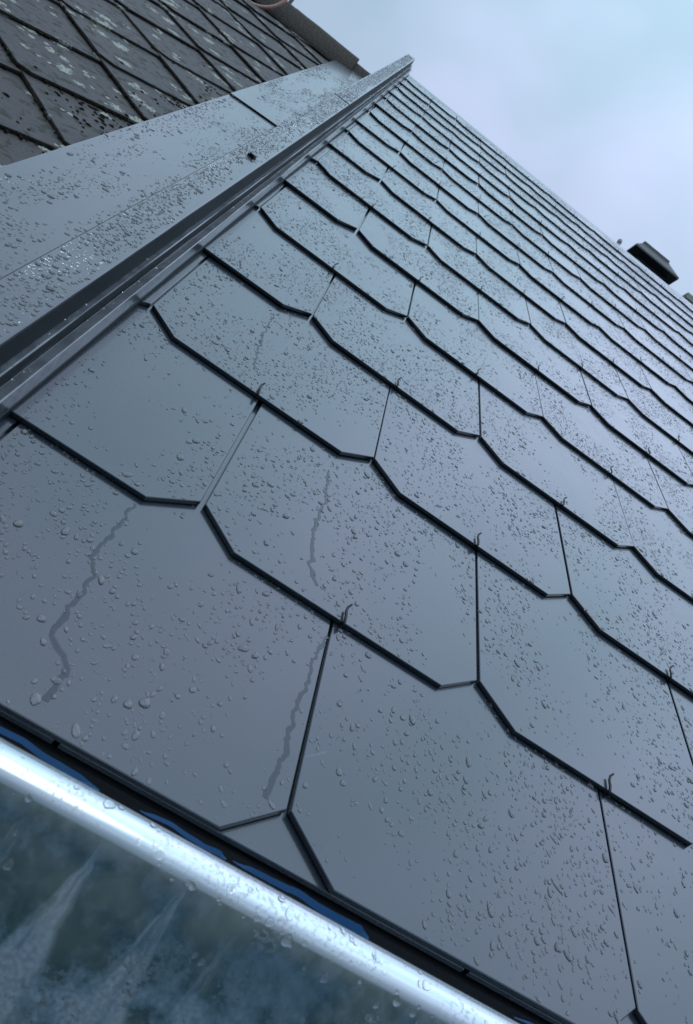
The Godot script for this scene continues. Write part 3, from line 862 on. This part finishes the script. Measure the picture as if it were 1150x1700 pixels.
# ------------------------------------------------------------------ runs of water on the slates
func build_runs() -> void:
	var o := Node3D.new()
	o.name = "water_runs"
	add_child(o, true)
	o.transform = roof_frame()
	o.set_meta("label", "thin meandering runs of rain water down the nearest slates"); o.set_meta("category", "water"); o.set_meta("kind", "stuff")
	var lines := [
		[[0.1074, 0.2051], [0.1062, 0.1628], [0.1047, 0.1206], [0.1135, 0.1065], [0.1112, 0.0665], [0.1105, 0.041], [0.1275, 0.0283], [0.1318, 0.015], [0.1304, -0.0068]],
		[[0.2950, 0.1931], [0.2900, 0.1568], [0.2905, 0.133], [0.2845, 0.0956], [0.2865, 0.0568], [0.2830, 0.0335], [0.281, 0.0126]],
		[[0.2527, 0.4358], [0.2585, 0.3775], [0.2562, 0.3174], [0.2624, 0.2626], [0.2724, 0.2395]],
		[[0.1121, 0.7098], [0.1166, 0.622], [0.1225, 0.5684], [0.1281, 0.5302]]]
	var rows := [0, 0, 1, 2]
	for k in lines.size():
		var row: int = rows[k]
		var on := Transform3D.IDENTITY
		for q in laid:
			if q[0] == row and lines[k][1][0] >= q[1] and lines[k][1][0] < q[2]: on = q[3]
		var vs := PackedVector3Array(); var ix := PackedInt32Array()
		var curve := Curve2D.new()
		for p in lines[k]: curve.add_point(Vector2(p[0], p[1]))
		var n := int(curve.get_baked_length() / 0.003)
		for i in n + 1:
			var s := curve.get_baked_length() * i / n
			var p := curve.sample_baked(s); var q := curve.sample_baked(minf(s + 0.004, curve.get_baked_length())); var z := curve.sample_baked(maxf(s - 0.004, 0))
			p.x += 0.0035 * fine.get_noise_2d(s * 1300.0, k * 50.0) + 0.0014 * fine.get_noise_2d(s * 4500.0, 700.0 + k * 50.0)
			var d := (q - z).normalized().orthogonal()
			var half := (0.0010 + 0.0022 * absf(fine.get_noise_2d(s * 900.0, 400.0 + k * 70.0)) + 0.0012 * i / n) * (1.0 if k < 3 else 0.7)
			for t in 7:
				var e: float = [-1.0, -0.86, -0.6, 0.0, 0.6, 0.86, 1.0][t]
				var hgt: float = [-0.0002, 0.00004, 0.00009, 0.0001, 0.00009, 0.00004, -0.0002][t]
				var at := p + d * e * half
				var local := on.affine_inverse() * Vector3(at.x, at.y, 0)
				vs.append(on * Vector3(local.x, local.y, hgt + 0.00005))
		for i in n:
			for t in 6:
				var a := i * 7 + t
				var f := (vs[a + 7] - vs[a]).cross(vs[a + 1] - vs[a])
				if f.z < 0: ix.append_array([a, a + 7, a + 1, a + 1, a + 7, a + 8])
				else: ix.append_array([a, a + 1, a + 7, a + 1, a + 8, a + 7])
		var mi := part("water_run", smooth(vs, ix), M.run, o)
		mi.set_meta("kind", "stuff")

# ------------------------------------------------------------------ setting
func build_setting() -> void:
	var g := MeshInstance3D.new()
	var pm := PlaneMesh.new(); pm.size = Vector2(600, 600)
	g.mesh = pm; g.name = "ground"; g.material_override = M.grass
	g.set_meta("kind", "structure")
	add_child(g)
	# body of the house under the two roofs
	var n := roof_basis * Vector3(0, 0, -0.22)
	var e := roof_basis * Vector3(0, 0.02, 0); var t := roof_basis * Vector3(0, 4.0, 0)
	var prof := PackedVector2Array([Vector2(-0.14, 0.0), Vector2(-0.14, H0 - 0.22), Vector2(t.z + n.z + 0.12, H0 + t.y + n.y - 0.35), Vector2(-5.5, H0 - 0.25), Vector2(-5.5, 0.0)])
	var w := part("house_wall", extrude(prof, steps(-2.7, X_END - 0.1, 2), func(a, b, s): return Vector3(s, b, a)), M.wall, self)
	w.set_meta("kind", "structure")

func _ready() -> void:
	rng.seed = 20240611
	roof_basis = Basis(Vector3(1, 0, 0), -deg_to_rad(90.0 - PITCH))
	dense = noise(81, 0.055, 3); fine = noise(82, 0.05, 3)
	# camera
	var cam := Camera3D.new()
	cam.name = "camera"
	add_child(cam)
	cam.fov = 63.08
	cam.near = 0.02; cam.far = 2000.0
	cam.transform = Transform3D(Basis(Vector3(0.8145, 0.4675, 0.3436), Vector3(-0.5465, 0.8171, 0.1838), Vector3(-0.1948, -0.3375, 0.9210)).orthonormalized(), Vector3(0.1186, H0 + 0.0028, 0.5338))
	cam.current = true
	var lens := CameraAttributesPhysical.new()          # a phone's small lens, focused on the nearer slates
	lens.frustum_focal_length = 19.55
	lens.frustum_near = 0.02; lens.frustum_far = 2000.0
	lens.frustum_focus_distance = 0.95
	lens.exposure_aperture = 12.0
	cam.attributes = lens
	# sky, sun, exposure
	var env := Environment.new()
	env.background_mode = Environment.BG_SKY
	env.sky = make_sky()
	env.tonemap_mode = Environment.TONE_MAPPER_LINEAR
	env.tonemap_exposure = 1.05
	env.sdfgi_enabled = true; env.ssao_enabled = true; env.ssil_enabled = true
	var we := WorldEnvironment.new()
	we.name = "environment"
	we.environment = env
	add_child(we)
	var sun := DirectionalLight3D.new()
	sun.name = "sun"
	sun.light_color = Color(1.0, 0.97, 0.93)
	sun.light_energy = 0.15
	sun.light_angular_distance = 50.0
	sun.shadow_enabled = true
	add_child(sun)
	sun.look_at_from_position(Vector3(-2.5, 8, 5.5), Vector3.ZERO)
	make_materials()
	print("materials ", Time.get_ticks_msec())
	build_setting()
	build_new_roof()
	build_old_roof()
	build_flashing()
	build_gutter()
	build_far_things()
	scatter("roof_drops", "rain drops beaded all over the new slates and grey flashing", drop_spots, roof_frame())
	build_runs()
	print("done ", Time.get_ticks_msec(), " drops ", drop_spots.size())
